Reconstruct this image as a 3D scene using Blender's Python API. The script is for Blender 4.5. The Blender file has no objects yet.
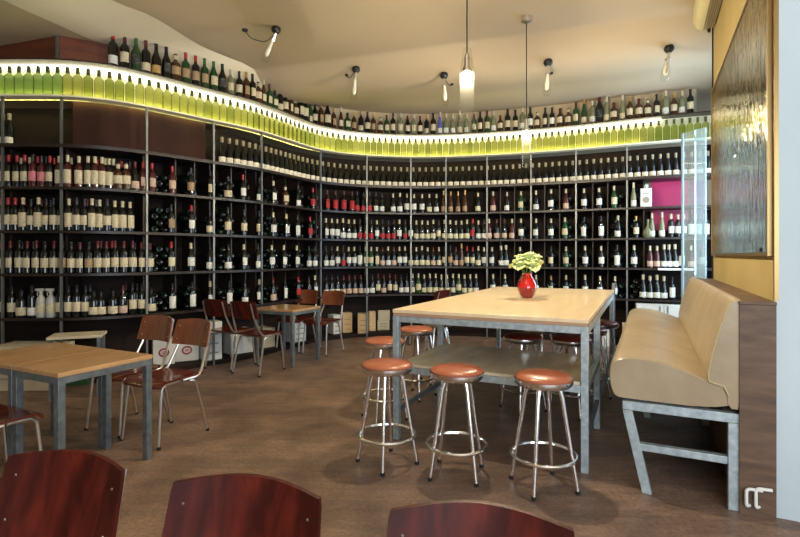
import bpy, math, random
from mathutils import Vector, Matrix
R = math.radians
SC = bpy.context.scene
COL = SC.collection
random.seed(7)

# ---------------------------------------------------------------- camera, world, lights, exposure
cam_data = bpy.data.cameras.new('camera'); cam = bpy.data.objects.new('camera', cam_data); COL.objects.link(cam)
CH = 1.33
cam.location = (0, 0, CH); cam.rotation_euler = (R(90), 0, 0)
cam_data.sensor_width = 36; cam_data.lens = 22.5; cam_data.shift_y = -13.5 / 800
cam_data.clip_start = .05
SC.camera = cam
SC.view_settings.view_transform = 'Standard'; SC.view_settings.look = 'None'
SC.view_settings.gamma = 1; SC.view_settings.use_curve_mapping = False
SC.view_settings.exposure = 0.2
SC.cycles.transparent_max_bounces = 24
SC.cycles.max_bounces = 7
SC.cycles.sample_clamp_indirect = 6
w = bpy.data.worlds.new('world'); SC.world = w; w.use_nodes = True
w.node_tree.nodes['Background'].inputs[0].default_value = (.62, .80, 1, 1)
w.node_tree.nodes['Background'].inputs[1].default_value = 1.0

def area(name, loc, rot, sx, sy, power, col):
    l = bpy.data.lights.new(name, 'AREA'); l.shape = 'RECTANGLE'; l.size = sx; l.size_y = sy; l.energy = power; l.color = col
    o = bpy.data.objects.new(name, l); COL.objects.link(o); o.location = loc; o.rotation_euler = rot
    return o
# daylight of the shop window behind the camera, and of the side window beyond the bench
area('daylight_front_window', (1.6, -2.35, 1.9), (R(106), 0, 0), 4.6, 2.2, 240, (.84, .92, 1))
area('daylight_side_window', (4.15, 5.9, 2.0), (R(90), 0, R(63.5)), 1.6, 2.4, 110, (.72, .86, 1))
area('added_fill_light', (-.8, 1.0, 3.7), (0, 0, 0), 1.6, 1.0, 22, (1, .80, .55))  # added unseen fill from above, no fixture hangs there

# ---------------------------------------------------------------- helpers
class MB:
    def __init__(s): s.v = []; s.f = []
    def add(s, vs, fs):
        n = len(s.v); s.v += [tuple(p) for p in vs]; s.f += [tuple(i + n for i in f) for f in fs]; return s
    def box(s, x0, y0, z0, x1, y1, z1, M=None):
        c = [Vector((x, y, z)) for z in (z0, z1) for y in (y0, y1) for x in (x0, x1)]
        if M: c = [M @ p for p in c]
        return s.add(c, [(0, 2, 3, 1), (4, 5, 7, 6), (0, 1, 5, 4), (2, 6, 7, 3), (0, 4, 6, 2), (1, 3, 7, 5)])
    def lathe(s, prof, n=16, M=None, a0=0, a1=2 * math.pi):
        full = abs(a1 - a0 - 2 * math.pi) < 1e-6
        m = n if full else n + 1
        vs = []; fs = []
        for r, z in prof:
            for i in range(m):
                a = a0 + (a1 - a0) * i / n
                p = Vector((r * math.cos(a), r * math.sin(a), z)); vs.append(M @ p if M else p)
        for k in range(len(prof) - 1):
            for i in range(n):
                j = (i + 1) % m
                fs.append((k * m + i, k * m + j, (k + 1) * m + j, (k + 1) * m + i))
        if full:
            if prof[0][0] > 1e-5: fs.append(tuple(range(m - 1, -1, -1)))
            if prof[-1][0] > 1e-5: fs.append(tuple((len(prof) - 1) * m + i for i in range(m)))
        return s.add(vs, fs)
    def tube(s, pts, r, n=8, closed=False):
        pts = [Vector(p) for p in pts]; N = len(pts); rings = []
        ref = None
        for i, p in enumerate(pts):
            if closed: t = pts[(i + 1) % N] - pts[i - 1]
            else: t = pts[min(i + 1, N - 1)] - pts[max(i - 1, 0)]
            t.normalize()
            if ref is None: ref = t.orthogonal().normalized()
            ref = (ref - t * ref.dot(t)).normalized(); b = t.cross(ref)
            rr = r[i] if isinstance(r, (list, tuple)) else r
            rings.append([p + (ref * math.cos(2 * math.pi * k / n) + b * math.sin(2 * math.pi * k / n)) * rr for k in range(n)])
        vs = [q for ring in rings for q in ring]; fs = []
        for i in range(N if closed else N - 1):
            j = (i + 1) % N
            for k in range(n):
                l = (k + 1) % n; fs.append((i * n + k, i * n + l, j * n + l, j * n + k))
        if not closed: fs += [tuple(range(n - 1, -1, -1)), tuple((N - 1) * n + k for k in range(n))]
        return s.add(vs, fs)
    def grid(s, fn, nu, nv):
        vs = [fn(i / nu, j / nv) for i in range(nu + 1) for j in range(nv + 1)]
        fs = [(i * (nv + 1) + j, (i + 1) * (nv + 1) + j, (i + 1) * (nv + 1) + j + 1, i * (nv + 1) + j + 1) for i in range(nu) for j in range(nv)]
        return s.add(vs, fs)
    def mesh(s, name, mat, smooth=True):
        me = bpy.data.meshes.new(name); me.from_pydata(s.v, [], s.f); me.materials.append(mat)
        if smooth:
            me.polygons.foreach_set('use_smooth', [True] * len(me.polygons)); me.set_sharp_from_angle(angle=R(38))
        me.validate(); me.update(); return me
    def build(s, name, mat, parent=None, bevel=0, loc=None, rotz=None):
        o = bpy.data.objects.new(name, s.mesh(name, mat)); COL.objects.link(o)
        if parent: o.parent = parent
        if loc is not None: o.location = loc
        if rotz is not None: o.rotation_euler = (0, 0, rotz)
        if bevel:
            b = o.modifiers.new('bevel', 'BEVEL'); b.width = bevel; b.segments = 2; b.limit_method = 'ANGLE'
        return o
def arc(pts, rad=.04, n=5):
    """polyline with rounded corners"""
    P = [Vector(p) for p in pts]; out = [P[0]]
    for i in range(1, len(P) - 1):
        a, b, c = P[i - 1], P[i], P[i + 1]
        d1 = (a - b); d2 = (c - b); q = min(rad, d1.length * .45, d2.length * .45)
        s, e = b + d1.normalized() * q, b + d2.normalized() * q
        for k in range(n + 1):
            t = k / n; out.append(s * (1 - t) ** 2 + b * 2 * t * (1 - t) + e * t * t)
    out.append(P[-1]); return out
def tag(o, label=None, cat=None, group=None, kind=None):
    if label: o['label'] = label
    if cat: o['category'] = cat
    if group: o['group'] = group
    if kind: o['kind'] = kind
    return o
def thing(name, label, cat, loc=(0, 0, 0), rotz=0, group=None):
    o = bpy.data.objects.new(name, None); COL.objects.link(o); o.empty_display_size = .1
    o.location = loc; o.rotation_euler = (0, 0, rotz); return tag(o, label, cat, group)
KIDS = {}
def kids(o):
    if o.name not in KIDS: KIDS[o.name] = [c for c in o.children]
    return KIDS[o.name]
def dup(o, loc=None, rotz=None, label=None, group=None, parent=None, scale=None):
    c = o.copy(); COL.objects.link(c)
    if parent: c.parent = parent
    if loc is not None: c.location = loc
    if rotz is not None: c.rotation_euler = (0, 0, rotz)
    if scale: c.scale = scale
    if label: c['label'] = label
    if group: c['group'] = group
    for ch in kids(o): dup(ch, parent=c)
    return c
def struct(o): o['kind'] = 'structure'; return o
def px(x, y=None, Y=None, Z=0):
    """world point seen at column x; at depth Y, or at height Z and row y"""
    if Y is None: Y = (CH - Z) * 500 / (y - 255)
    return Vector(((x - 400) / 500 * Y, Y, Z))
E1 = Vector((math.cos(R(64)), math.sin(R(64)), 0)); E2 = Vector((-math.sin(R(64)), math.cos(R(64)), 0))   # along / across the big table
def orth(o, a, b, z=0): return Vector(o) + E1 * a + E2 * b + Vector((0, 0, z))
def ordinal(n):
    W = 'first second third fourth fifth sixth seventh eighth ninth tenth eleventh twelfth thirteenth fourteenth fifteenth sixteenth seventeenth eighteenth nineteenth'.split()
    if n <= 19: return W[n - 1]
    return f"{n}{'th' if 10 <= n % 100 <= 20 else {1: 'st', 2: 'nd', 3: 'rd'}.get(n % 10, 'th')}"

# ---------------------------------------------------------------- materials
def mat(name, col=(.5, .5, .5), rough=.5, metal=0, spec=.5, emit=None, es=0, coat=0, trans=0, ior=1.45):
    m = bpy.data.materials.new(name); m.use_nodes = True; b = m.node_tree.nodes['Principled BSDF']
    b.inputs['Base Color'].default_value = (*col, 1); b.inputs['Roughness'].default_value = rough; b.inputs['Metallic'].default_value = metal
    b.inputs['Specular IOR Level'].default_value = spec; b.inputs['Coat Weight'].default_value = coat; b.inputs['Transmission Weight'].default_value = trans
    b.inputs['IOR'].default_value = ior
    if emit: b.inputs['Emission Color'].default_value = (*emit, 1); b.inputs['Emission Strength'].default_value = es
    return m
def noisy(name, c1, c2, scale=(4, 4, 4), detail=6, rough=.5, metal=0, lo=.35, hi=.65, bump=0, bscale=None, r2=None, coat=0, dist=0):
    m = mat(name, c1, rough, metal, coat=coat, spec=.25 if rough >= .7 else .5); nt = m.node_tree; N = nt.nodes; L = nt.links; b = N['Principled BSDF']
    tc = N.new('ShaderNodeTexCoord'); mp = N.new('ShaderNodeMapping'); mp.inputs['Scale'].default_value = scale
    no = N.new('ShaderNodeTexNoise'); no.inputs['Scale'].default_value = 1; no.inputs['Detail'].default_value = detail; no.inputs['Distortion'].default_value = dist
    cr = N.new('ShaderNodeValToRGB'); cr.color_ramp.elements[0].position = lo; cr.color_ramp.elements[1].position = hi
    cr.color_ramp.elements[0].color = (*c1, 1); cr.color_ramp.elements[1].color = (*c2, 1)
    L.new(tc.outputs['Object'], mp.inputs[0]); L.new(mp.outputs[0], no.inputs[0]); L.new(no.outputs[0], cr.inputs[0]); L.new(cr.outputs[0], b.inputs['Base Color'])
    if r2 is not None:
        mr = N.new('ShaderNodeMapRange'); mr.inputs[3].default_value = rough; mr.inputs[4].default_value = r2
        L.new(no.outputs[0], mr.inputs[0]); L.new(mr.outputs[0], b.inputs['Roughness'])
    if bump:
        bp = N.new('ShaderNodeBump'); bp.inputs['Strength'].default_value = bump; bp.inputs['Distance'].default_value = .01
        if bscale:
            n2 = N.new('ShaderNodeTexNoise'); n2.inputs['Scale'].default_value = bscale; n2.inputs['Detail'].default_value = 4; L.new(tc.outputs['Object'], n2.inputs[0]); L.new(n2.outputs[0], bp.inputs['Height'])
        else: L.new(no.outputs[0], bp.inputs['Height'])
        L.new(bp.outputs[0], b.inputs['Normal'])
    return m
def clear_glass(name, tint=(.9, .95, .95), gloss=.12, rough=.02, haze=0, cap=.8, hc=(.85, .93, .95)):
    """thin glass: tinted see-through with a fresnel reflection, optional milkiness"""
    m = bpy.data.materials.new(name); m.use_nodes = True; N = m.node_tree.nodes; L = m.node_tree.links; N.clear()
    out = N.new('ShaderNodeOutputMaterial'); t = N.new('ShaderNodeBsdfTransparent'); t.inputs[0].default_value = (*tint, 1)
    g = N.new('ShaderNodeBsdfGlossy'); g.inputs['Roughness'].default_value = rough
    lw = N.new('ShaderNodeLayerWeight'); lw.inputs[0].default_value = gloss
    mm = N.new('ShaderNodeMath'); mm.operation = 'MULTIPLY'; mm.inputs[1].default_value = cap; L.new(lw.outputs['Fresnel'], mm.inputs[0])
    mx = N.new('ShaderNodeMixShader'); L.new(mm.outputs[0], mx.inputs[0]); L.new(t.outputs[0], mx.inputs[1]); L.new(g.outputs[0], mx.inputs[2])
    last = mx
    if haze:
        d = N.new('ShaderNodeBsdfDiffuse'); d.inputs[0].default_value = (*hc, 1)
        m2 = N.new('ShaderNodeMixShader'); m2.inputs[0].default_value = haze; L.new(mx.outputs[0], m2.inputs[1]); L.new(d.outputs[0], m2.inputs[2]); last = m2
    L.new(last.outputs[0], out.inputs[0]); return m

M = {}
# floor: worn brown boards with dark patches
def floor_mat():
    m = mat('worn_floor', (.1, .06, .04), .42); nt = m.node_tree; N = nt.nodes; L = nt.links; b = N['Principled BSDF']
    tc = N.new('ShaderNodeTexCoord')
    def noise(sc, det, vec=(1, 1, 1), rot=0, dist=0):
        mp = N.new('ShaderNodeMapping'); mp.inputs['Scale'].default_value = vec; mp.inputs['Rotation'].default_value = (0, 0, rot)
        n = N.new('ShaderNodeTexNoise'); n.inputs['Scale'].default_value = sc; n.inputs['Detail'].default_value = det; n.inputs['Distortion'].default_value = dist
        L.new(tc.outputs['Object'], mp.inputs[0]); L.new(mp.outputs[0], n.inputs[0]); return n
    def ramp(n, lo, hi, c1, c2):
        r = N.new('ShaderNodeValToRGB'); r.color_ramp.elements[0].position = lo; r.color_ramp.elements[1].position = hi
        r.color_ramp.elements[0].color = (*c1, 1); r.color_ramp.elements[1].color = (*c2, 1); L.new(n.outputs[0], r.inputs[0]); return r
    def mix(a, c, f, mode='MULTIPLY'):
        x = N.new('ShaderNodeMix'); x.data_type = 'RGBA'; x.blend_type = mode; x.inputs[0].default_value = f
        L.new(a.outputs[0] if a.outputs[0].type == 'RGBA' and len(a.outputs) < 3 else a.outputs[2], x.inputs[6]); L.new(c.outputs[0], x.inputs[7]); return x
    base = ramp(noise(1.1, 5), .3, .7, (.145, .093, .068), (.25, .164, .118))
    streak = ramp(noise(1, 6, (2.2, 22, 1), R(25), .6), .35, .68, (.42, .40, .40), (1.25, 1.2, 1.15))
    blot = ramp(noise(3.4, 12, dist=.6), .34, .66, (.66, .65, .67), (1.15, 1.12, 1.1))
    fine = ramp(noise(45, 6), .35, .65, (.72, .71, .70), (1.22, 1.22, 1.22))
    a = mix(base, streak, .35); a = mix(a, blot, .95); a = mix(a, fine, .8)
    L.new(a.outputs[2], b.inputs['Base Color'])
    rr = N.new('ShaderNodeMapRange'); rr.inputs[3].default_value = .3; rr.inputs[4].default_value = .65; L.new(noise(5, 6).outputs[0], rr.inputs[0]); L.new(rr.outputs[0], b.inputs['Roughness'])
    bp = N.new('ShaderNodeBump'); bp.inputs['Strength'].default_value = .25; bp.inputs['Distance'].default_value = .004; L.new(noise(40, 5).outputs[0], bp.inputs['Height']); L.new(bp.outputs[0], b.inputs['Normal'])
    return m
M['floor'] = floor_mat()
M['plaster'] = noisy('ceiling_plaster', (.48, .39, .27), (.54, .44, .305), (.6, .6, .6), 3, .85)
M['cream'] = noisy('cream_wall_paint', (.66, .58, .42), (.70, .62, .46), (.8, .8, .8), 3, .8)
M['yellow'] = noisy('ochre_wall_paint', (.33, .25, .105), (.40, .305, .13), (1.5, 1.5, 1.5), 4, .7)
M['white'] = noisy('white_wall_paint', (.47, .545, .57), (.53, .60, .62), (1.2, 1.2, 1.2), 3, .75)
M['green_wall'] = mat('pale_green_wall', (.36, .42, .20), .8)
M['dark_wood'] = noisy('dark_stained_wood', (.007, .0035, .003), (.018, .009, .006), (2, 2, 14), 5, .75)
M['shelf_wood'] = noisy('shelf_board_wood', (.010, .0065, .006), (.026, .015, .012), (6, 6, 30), 4, .4)
M['red_panel'] = noisy('red_brown_veneer', (.11, .028, .014), (.18, .05, .022), (3, 3, 20), 5, .4)
M['rack'] = mat('rack_divider_wood', (.014, .008, .006), .5)
M['post'] = noisy('brushed_steel_post', (.15, .16, .16), (.24, .25, .25), (8, 8, 3), 4, .45, .7)
M['galv'] = noisy('galvanised_steel', (.30, .36, .38), (.50, .57, .59), (26, 26, 26), 4, .42, .55, r2=.6, lo=.3, hi=.7)
M['grey_steel'] = noisy('grey_painted_steel', (.10, .115, .125), (.16, .18, .19), (20, 20, 20), 3, .45, .4)
M['chrome'] = mat('chrome', (.95, .95, .95), .2, 1)
M['dull_chrome'] = mat('worn_chrome', (.70, .67, .62), .3, 1)
M['rubber'] = mat('black_rubber', (.012, .012, .012), .7)
M['maple'] = noisy('maple_tabletop', (.72, .54, .33), (.82, .64, .41), (2, 14, 3), 5, .28, lo=.3, hi=.7, coat=.2)
M['maple_edge'] = noisy('tabletop_edge', (.36, .22, .13), (.44, .28, .17), (5, 5, 60), 3, .5)
M['beech'] = noisy('amber_beech', (.37, .205, .09), (.48, .28, .13), (3, 18, 3), 5, .3, coat=.3)
M['grey_wood'] = noisy('worn_grey_wood', (.52, .45, .33), (.64, .56, .41), (3, 12, 3), 5, .22)
M['ply'] = noisy('mahogany_plywood', (.034, .0045, .0025), (.092, .011, .0055), (22, 22, 1.6), 5, .5, lo=.38, hi=.66, dist=.6)
M['ply'].node_tree.nodes['Principled BSDF'].inputs['Specular IOR Level'].default_value = .2
M['ply_seat'] = noisy('mahogany_seat_plywood', (.07, .012, .007), (.13, .024, .012), (14, 2.2, 14), 5, .25, lo=.3, hi=.75, coat=.35)
M['ply_light'] = noisy('brown_plywood', (.12, .036, .015), (.20, .065, .027), (14, 14, 2.2), 5, .25, lo=.3, hi=.75, coat=.35, dist=.6)
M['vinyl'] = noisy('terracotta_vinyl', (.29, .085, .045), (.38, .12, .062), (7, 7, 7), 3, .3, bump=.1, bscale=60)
M['vinyl_shaded'] = noisy('shaded_terracotta_vinyl', (.10, .012, .010), (.15, .02, .014), (7, 7, 7), 3, .3)  # stool vinyl with the shade under the table put into its colour
M['leather'] = noisy('tan_leatherette', (.33, .25, .155), (.41, .32, .205), (3, 3, 3), 4, .34, bump=.35, bscale=9)
M['piping'] = mat('tan_piping', (.42, .33, .16), .45)
M['wood_panel'] = noisy('brown_oak_panel', (.085, .042, .022), (.19, .10, .055), (22, 22, 2.4), 7, .5, lo=.3, hi=.72, dist=.8)
M['wood_panel_h'] = noisy('brown_oak_panel_end', (.075, .042, .026), (.175, .102, .060), (4, 4, 20), 9, .55, lo=.28, hi=.74, dist=.5)
M['black'] = mat('black_plastic', (.012, .012, .012), .4)
M['brass'] = mat('dull_brass', (.30, .20, .08), .35, .8)
M['carton_w'] = noisy('white_carton', (.60, .60, .57), (.68, .68, .65), (5, 5, 5), 3, .7)
M['carton_c'] = noisy('cream_carton', (.46, .40, .28), (.55, .48, .35), (5, 5, 5), 3, .7)
M['crate'] = noisy('pine_crate_wood', (.50, .33, .17), (.62, .44, .25), (3, 3, 22), 4, .6)
M['red_box'] = mat('red_carton', (.22, .04, .02), .6)
M['ink_red'] = mat('dark_pink_ink', (.36, .05, .09), .6)
M['ink_dark'] = mat('dark_print_ink', (.06, .05, .05), .6)
M['print'] = mat('grey_carton_print', (.30, .26, .20), .7)
M['green_box'] = mat('green_crate_plastic', (.02, .07, .035), .5)
M['ac'] = mat('cream_plastic', (.62, .56, .33), .4)
M['ac_slot'] = mat('beige_slats', (.30, .24, .15), .5)
M['magenta'] = mat('magenta_panel', (.42, .014, .10), .35)
M['violet'] = mat('violet_panel', (.34, .02, .28), .35)
M['steel_rail'] = mat('white_enamel', (.75, .75, .72), .4)
M['window_frame'] = mat('blue_grey_window_frame', (.30, .40, .50), .4)
M['pane'] = clear_glass('window_glass', (.93, .97, 1), .06)
M['sheet'] = clear_glass('glass_sheet', (.86, .93, .95), .25, haze=.16)
M['tube_glass'] = clear_glass('clear_lamp_glass', (.95, .95, .93), .2, haze=.003, cap=.08, hc=(.9, .88, .85))
M['bulb_glass'] = mat('frosted_lamp_glass', (.80, .76, .66), .15, 0, coat=.5)
M['bulb'] = mat('glowing_bulb', (1, .9, .7), .5, emit=(1, .86, .62), es=6600)
M['strip_top'] = mat('white_light_strip', (1, 1, .9), .5, emit=(1, .92, .66), es=9)
M['strip_low'] = mat('yellow_light_strip', (1, 1, .5), .5, emit=(1, .93, .30), es=14)
M['cove'] = mat('cream_backing_board', (.84, .80, .60), .7)
M['vase'] = mat('red_glass', (.20, .004, .010), .06, 0, coat=1)
M['vase_top'] = mat('bright_red_glass', (.46, .012, .012), .08, 0, coat=1)
M['petal'] = noisy('pale_green_petal', (.48, .60, .20), (.80, .84, .48), (30, 30, 30), 3, .6)
M['stem'] = mat('green_stem', (.10, .22, .05), .5)
# bottles
M['bay_panel'] = noisy('dark_red_brown_panel', (.020, .006, .004), (.045, .014, .008), (3, 3, 1.2), 4, .72)
M['g_dark'] = mat('dark_bottle_glass', (.004, .005, .005), .09, coat=.3)
M['g_green'] = mat('green_bottle_glass', (.012, .05, .014), .09, coat=.3)
M['g_lying'] = mat('dark_green_bottle_glass', (.004, .012, .006), .12, coat=.2)
M['g_brown'] = mat('brown_bottle_glass', (.05, .018, .006), .09, coat=.3)
M['g_blue'] = mat('blue_bottle_glass', (.10, .12, .42), .09, coat=.3)
M['g_pink'] = mat('rose_wine_glass', (.055, .010, .010), .09, coat=.3)
M['g_clear'] = mat('pale_bottle_glass', (.17, .18, .10), .1, coat=.3)
M['g_white'] = mat('milky_bottle_plastic', (.42, .42, .38), .3)
M['g_lit'] = clear_glass('backlit_green_glass', (.73, .75, .50), .16, .03)
M['g_lit2'] = clear_glass('backlit_olive_glass', (.64, .68, .42), .16, .03)
M['g_lit3'] = clear_glass('backlit_bottle_green_glass', (.58, .70, .48), .16, .03)
M['lit_neck'] = mat('olive_foil', (.055, .06, .012), .4)
CAPS = {'bronze': (.30, .26, .17), 'red': (.34, .015, .02), 'maroon': (.09, .010, .013), 'black': (.01, .01, .012), 'cream': (.50, .44, .28), 'gold': (.46, .27, .08), 'silver': (.45, .44, .40), 'pink': (.45, .07, .12), 'green': (.03, .11, .04)}
LABS = {'ivory': (.78, .70, .54), 'cream': (.58, .50, .33), 'white': (.66, .66, .60), 'yellow': (.60, .56, .36), 'red': (.38, .02, .025), 'pink': (.60, .20, .22), 'peach': (.54, .38, .28), 'black': (.02, .02, .02), 'tan': (.36, .24, .13), 'gold': (.45, .28, .09)}
for k, c in CAPS.items(): M['c_' + k] = mat(k + '_capsule', c, .35, .5 if k in ('gold', 'silver') else 0)
def label_mat(k, c):
    d = tuple(x * .72 for x in c) if k != 'black' else (.10, .10, .09)
    return noisy(k + '_label_paper', c, d, (30, 30, 75), 2, .65, lo=.52, hi=.60)
for k, c in LABS.items(): M['l_' + k] = label_mat(k, c)

# ---------------------------------------------------------------- the curved front line of the wine wall
CP = [(-5.9, 5.3), (-5.2, 5.16), (-4.6, 5.09), (-4.09, 5.07), (-3.47, 5.08), (-3.07, 5.20), (-2.745, 5.45), (-2.36, 5.88), (-1.9, 6.4), (-1.6, 6.95), (-1.26, 7.6), (-.80, 7.98), (-.25, 8.17), (.33, 8.24), (1.0, 8.17), (1.62, 8.02), (1.95, 7.92), (2.7, 7.62), (3.4, 7.27), (3.9, 7.05), (4.55, 6.82)]
def catmull(P, n=12):
    P = [Vector((a, b)) for a, b in P]; P = [2 * P[0] - P[1]] + P + [2 * P[-1] - P[-2]]; out = []
    for i in range(1, len(P) - 2):
        for k in range(n):
            t = k / n; a, b, c, d = P[i - 1:i + 3]
            out.append(.5 * ((2 * b) + (c - a) * t + (2 * a - 5 * b + 4 * c - d) * t * t + (3 * b - a - 3 * c + d) * t ** 3))
    out.append(P[-2]); return out
FR = catmull(CP)
for _ in range(3): FR = [FR[0]] + [(FR[i - 1] + FR[i] * 2 + FR[i + 1]) / 4 for i in range(1, len(FR) - 1)] + [FR[-1]]
CUM = [0]
for a, b in zip(FR, FR[1:]): CUM.append(CUM[-1] + (b - a).length)
SLEN = CUM[-1]
def front(s, off=0, z=0):
    s = max(0, min(SLEN - 1e-6, s)); i = 0
    lo, hi = 0, len(CUM) - 1
    while hi - lo > 1:
        m = (lo + hi) // 2
        if CUM[m] <= s: lo = m
        else: hi = m
    t = (s - CUM[lo]) / (CUM[hi] - CUM[lo]); p = FR[lo].lerp(FR[hi], t)
    a = FR[max(lo - 1, 0)]; b = FR[min(hi + 1, len(FR) - 1)]; d = (b - a).normalized(); n = Vector((-d.y, d.x))
    q = p + n * off; return Vector((q.x, q.y, z))
def heading(s):
    a, b = front(s - .05), front(s + .05); return math.atan2(b.y - a.y, b.x - a.x)
def s_at(pxx, off=0):
    """arc position whose point shows in column pxx"""
    best = 0; bd = 1e9; lo, hi = 0, SLEN
    for _ in range(40):
        m = (lo + hi) / 2; p = front(m, off)
        if p.x / p.y * 500 + 400 < pxx: lo = m
        else: hi = m
    return lo
def sweep(s0, s1, o0, o1, z0, z1, step=.12):
    n = max(2, int((s1 - s0) / step)); mb = MB(); vs = []; fs = []
    for i in range(n + 1):
        s = s0 + (s1 - s0) * i / n
        vs += [front(s, o0, z0), front(s, o1, z0), front(s, o1, z1), front(s, o0, z1)]
    for i in range(n):
        a = i * 4; b = a + 4
        for k in range(4):
            l = (k + 1) % 4; fs.append((a + k, b + k, b + l, a + l))
    fs += [(0, 1, 2, 3), (n * 4 + 3, n * 4 + 2, n * 4 + 1, n * 4)]
    return mb.add(vs, fs)

Z_TOP, Z_BAND, Z_S, Z_A, Z_B, Z_C, Z_D, Z_P = 3.317, 2.94, 2.46, 2.025, 1.58, 1.142, .69, .05
DEPTH = .42

# ---------------------------------------------------------------- the room
MB().box(-7, -2.6, -.1, 7, 9.6, 0).build('floor', M['floor']); struct(bpy.data.objects['floor'])
def sm(a, b, x):
    t = max(0, min(1, (x - a) / (b - a))); return t * t * (3 - 2 * t)
def ceil_z(x, y):
    d = (y - 6.02) + .325 * x          # distance past the long crease of the ceiling
    z = 3.79 - .25 * (1 - (1 - max(0, min(1, d / .6))) ** 2.4) + .17 * sm(.5, 1.9, d)
    if d < 0.1: z += .12 * max(0, min(1, (-.96 - x) / .75)) * (1 - sm(-.9, .1, d)) * sm(-3.0, -1.7, x)
    return z
cb = MB().grid(lambda u, v: Vector((-7 + 14 * u, -2.6 + 12.2 * v, ceil_z(-7 + 14 * u, -2.6 + 12.2 * v))), 200, 420)
cb.box(-7, -2.6, 3.95, 7, 9.6, 4.05)
struct(cb.build('ceiling', M['plaster']))
# cream wall right behind the bottles on top of the wine wall
sw0 = s_at(113)
struct(sweep(sw0, s_at(700), .20, .30, Z_TOP + .001, 3.93).build('wall_back', M['plaster']))
# sloping cove at the left and the lower soffit beyond it
Lc = catmull([(-4.6, .5), (-4.1, 2.4), (-3.75, 3.6), (-3.53, 4.47), (-3.4, 4.85), (-3.2, 5.36), (-2.86, 5.68), (-2.5, 6.05), (-2.1, 6.45), (-1.85, 6.85)], 8)
Uc = catmull([(-3.5, .5), (-3.15, 2.4), (-2.92, 3.6), (-2.82, 4.35), (-2.75, 4.82), (-2.55, 5.3), (-2.38, 5.9), (-2.15, 6.3), (-1.98, 6.55), (-1.8, 6.9)], 8)
cv = MB(); nn = len(Lc)
cv.grid(lambda u, v: Vector((*(Lc[round(u * (nn - 1))].lerp(Uc[round(u * (nn - 1))], v)), 3.60 + .215 * sm(0, 1.25, v) / sm(0, 1.25, 1))), nn - 1, 5)
struct(cv.build('trim_1', M['cream']))
so = MB(); so.add([Vector((p.x, p.y, 3.60)) for p in Lc] + [Vector((-7, p.y, 3.60)) for p in Lc] + [Vector((p.x, p.y, 3.72)) for p in Lc] + [Vector((-7, p.y, 3.72)) for p in Lc],
    [(i, i + 1, nn + i + 1, nn + i) for i in range(nn - 1)] + [(2 * nn + i, 2 * nn + i + 1, 3 * nn + i + 1, 3 * nn + i) for i in range(nn - 1)] + [(i, i + 1, 2 * nn + i + 1, 2 * nn + i) for i in range(nn - 1)])
struct(so.build('trim_2', M['plaster']))
struct(MB().box(-7.1, -2.6, 0, -7, 9.6, 4).build('wall_left', M['cream']))
struct(MB().box(-7, 9.5, 0, 7, 9.6, 4).build('wall_rear', M['cream']))
# wall behind the camera with its shop window
wf = MB(); wf.box(-7, -2.6, 0, -1, -2.5, 4).box(4.3, -2.6, 0, 7, -2.5, 4).box(-1, -2.6, 0, 4.3, -2.5, .6).box(-1, -2.6, 3.2, 4.3, -2.5, 4)
struct(wf.build('wall_front', M['cream']))
# right wall: white pier in the foreground, ochre stretch with the mirror, window beyond it
W0 = Vector((1.92, 2.56, 0)); WD = Vector((math.cos(R(63.5)), math.sin(R(63.5)), 0)); WN = Vector((WD.y, -WD.x, 0))
def wallM(a=0, n=0, z=0):
    p = W0 + WD * a + WN * n; Mx = Matrix.Rotation(R(63.5), 4, 'Z'); Mx.translation = (p.x, p.y, z); return Mx   # local x along the wall, -y out behind it
struct(MB().box(0, -.5, 0, 2.74, 0, 3.9, wallM()).build('wall_right', M['yellow']))
struct(MB().box(-.03, -1.9, 0, -.001, .004, 3.9, wallM()).build('wall_pier', M['white']))
struct(MB().box(2.7401, -.5, 0, 2.76, .012, 3.62, wallM()).build('trim_3', M['black']))
struct(MB().box(-.032, -.01, 1.10, -.0005, .008, 3.9, wallM()).build('trim_4', M['brass']))
wn = bpy.data.objects.new('window_1', None); COL.objects.link(wn); struct(wn)
fr = MB(); 
for a in (2.9, 3.75, 4.6, 5.6): fr.box(a, -.44, .0, a + .06, -.36, 3.7, wallM())
for z in (.02, 1.0, 2.85, 3.62): fr.box(2.9, -.43, z, 5.66, -.37, z + .06, wallM())
fr.build('window_frame', M['window_frame'], wn)
MB().box(2.93, -.405, .05, 5.63, -.395, 3.65, wallM()).build('window_pane', M['pane'], wn)

# ---------------------------------------------------------------- wine wall carcass
unit = thing('wine_shelving', 'long curved dark wood wall of wine shelves with steel posts', 'shelving', (0, 0, 0))
S0, S1 = s_at(-70), SLEN - .03
for z in (Z_A, Z_B, Z_C, Z_D): sweep(S0, S1, -.010, DEPTH, z - .028, z).build('shelf_board', M['shelf_wood'], unit)
sweep(S0, S1, -.02, DEPTH, Z_S - .035, Z_S).build('shelf_board', M['shelf_wood'], unit)
sweep(S0, S1, .03, DEPTH, 0, Z_P).build('plinth', M['dark_wood'], unit)
sR = s_at(646)
sweep(S0, sR, DEPTH, DEPTH + .03, 0, Z_BAND).build('back_panel', M['dark_wood'], unit)
sweep(sR, S1, DEPTH, DEPTH + .03, Z_S, Z_BAND).build('back_panel', M['dark_wood'], unit)
sweep(sR, S1, DEPTH, DEPTH + .03, Z_P, Z_A - .03).build('back_panel', M['dark_wood'], unit)
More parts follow.
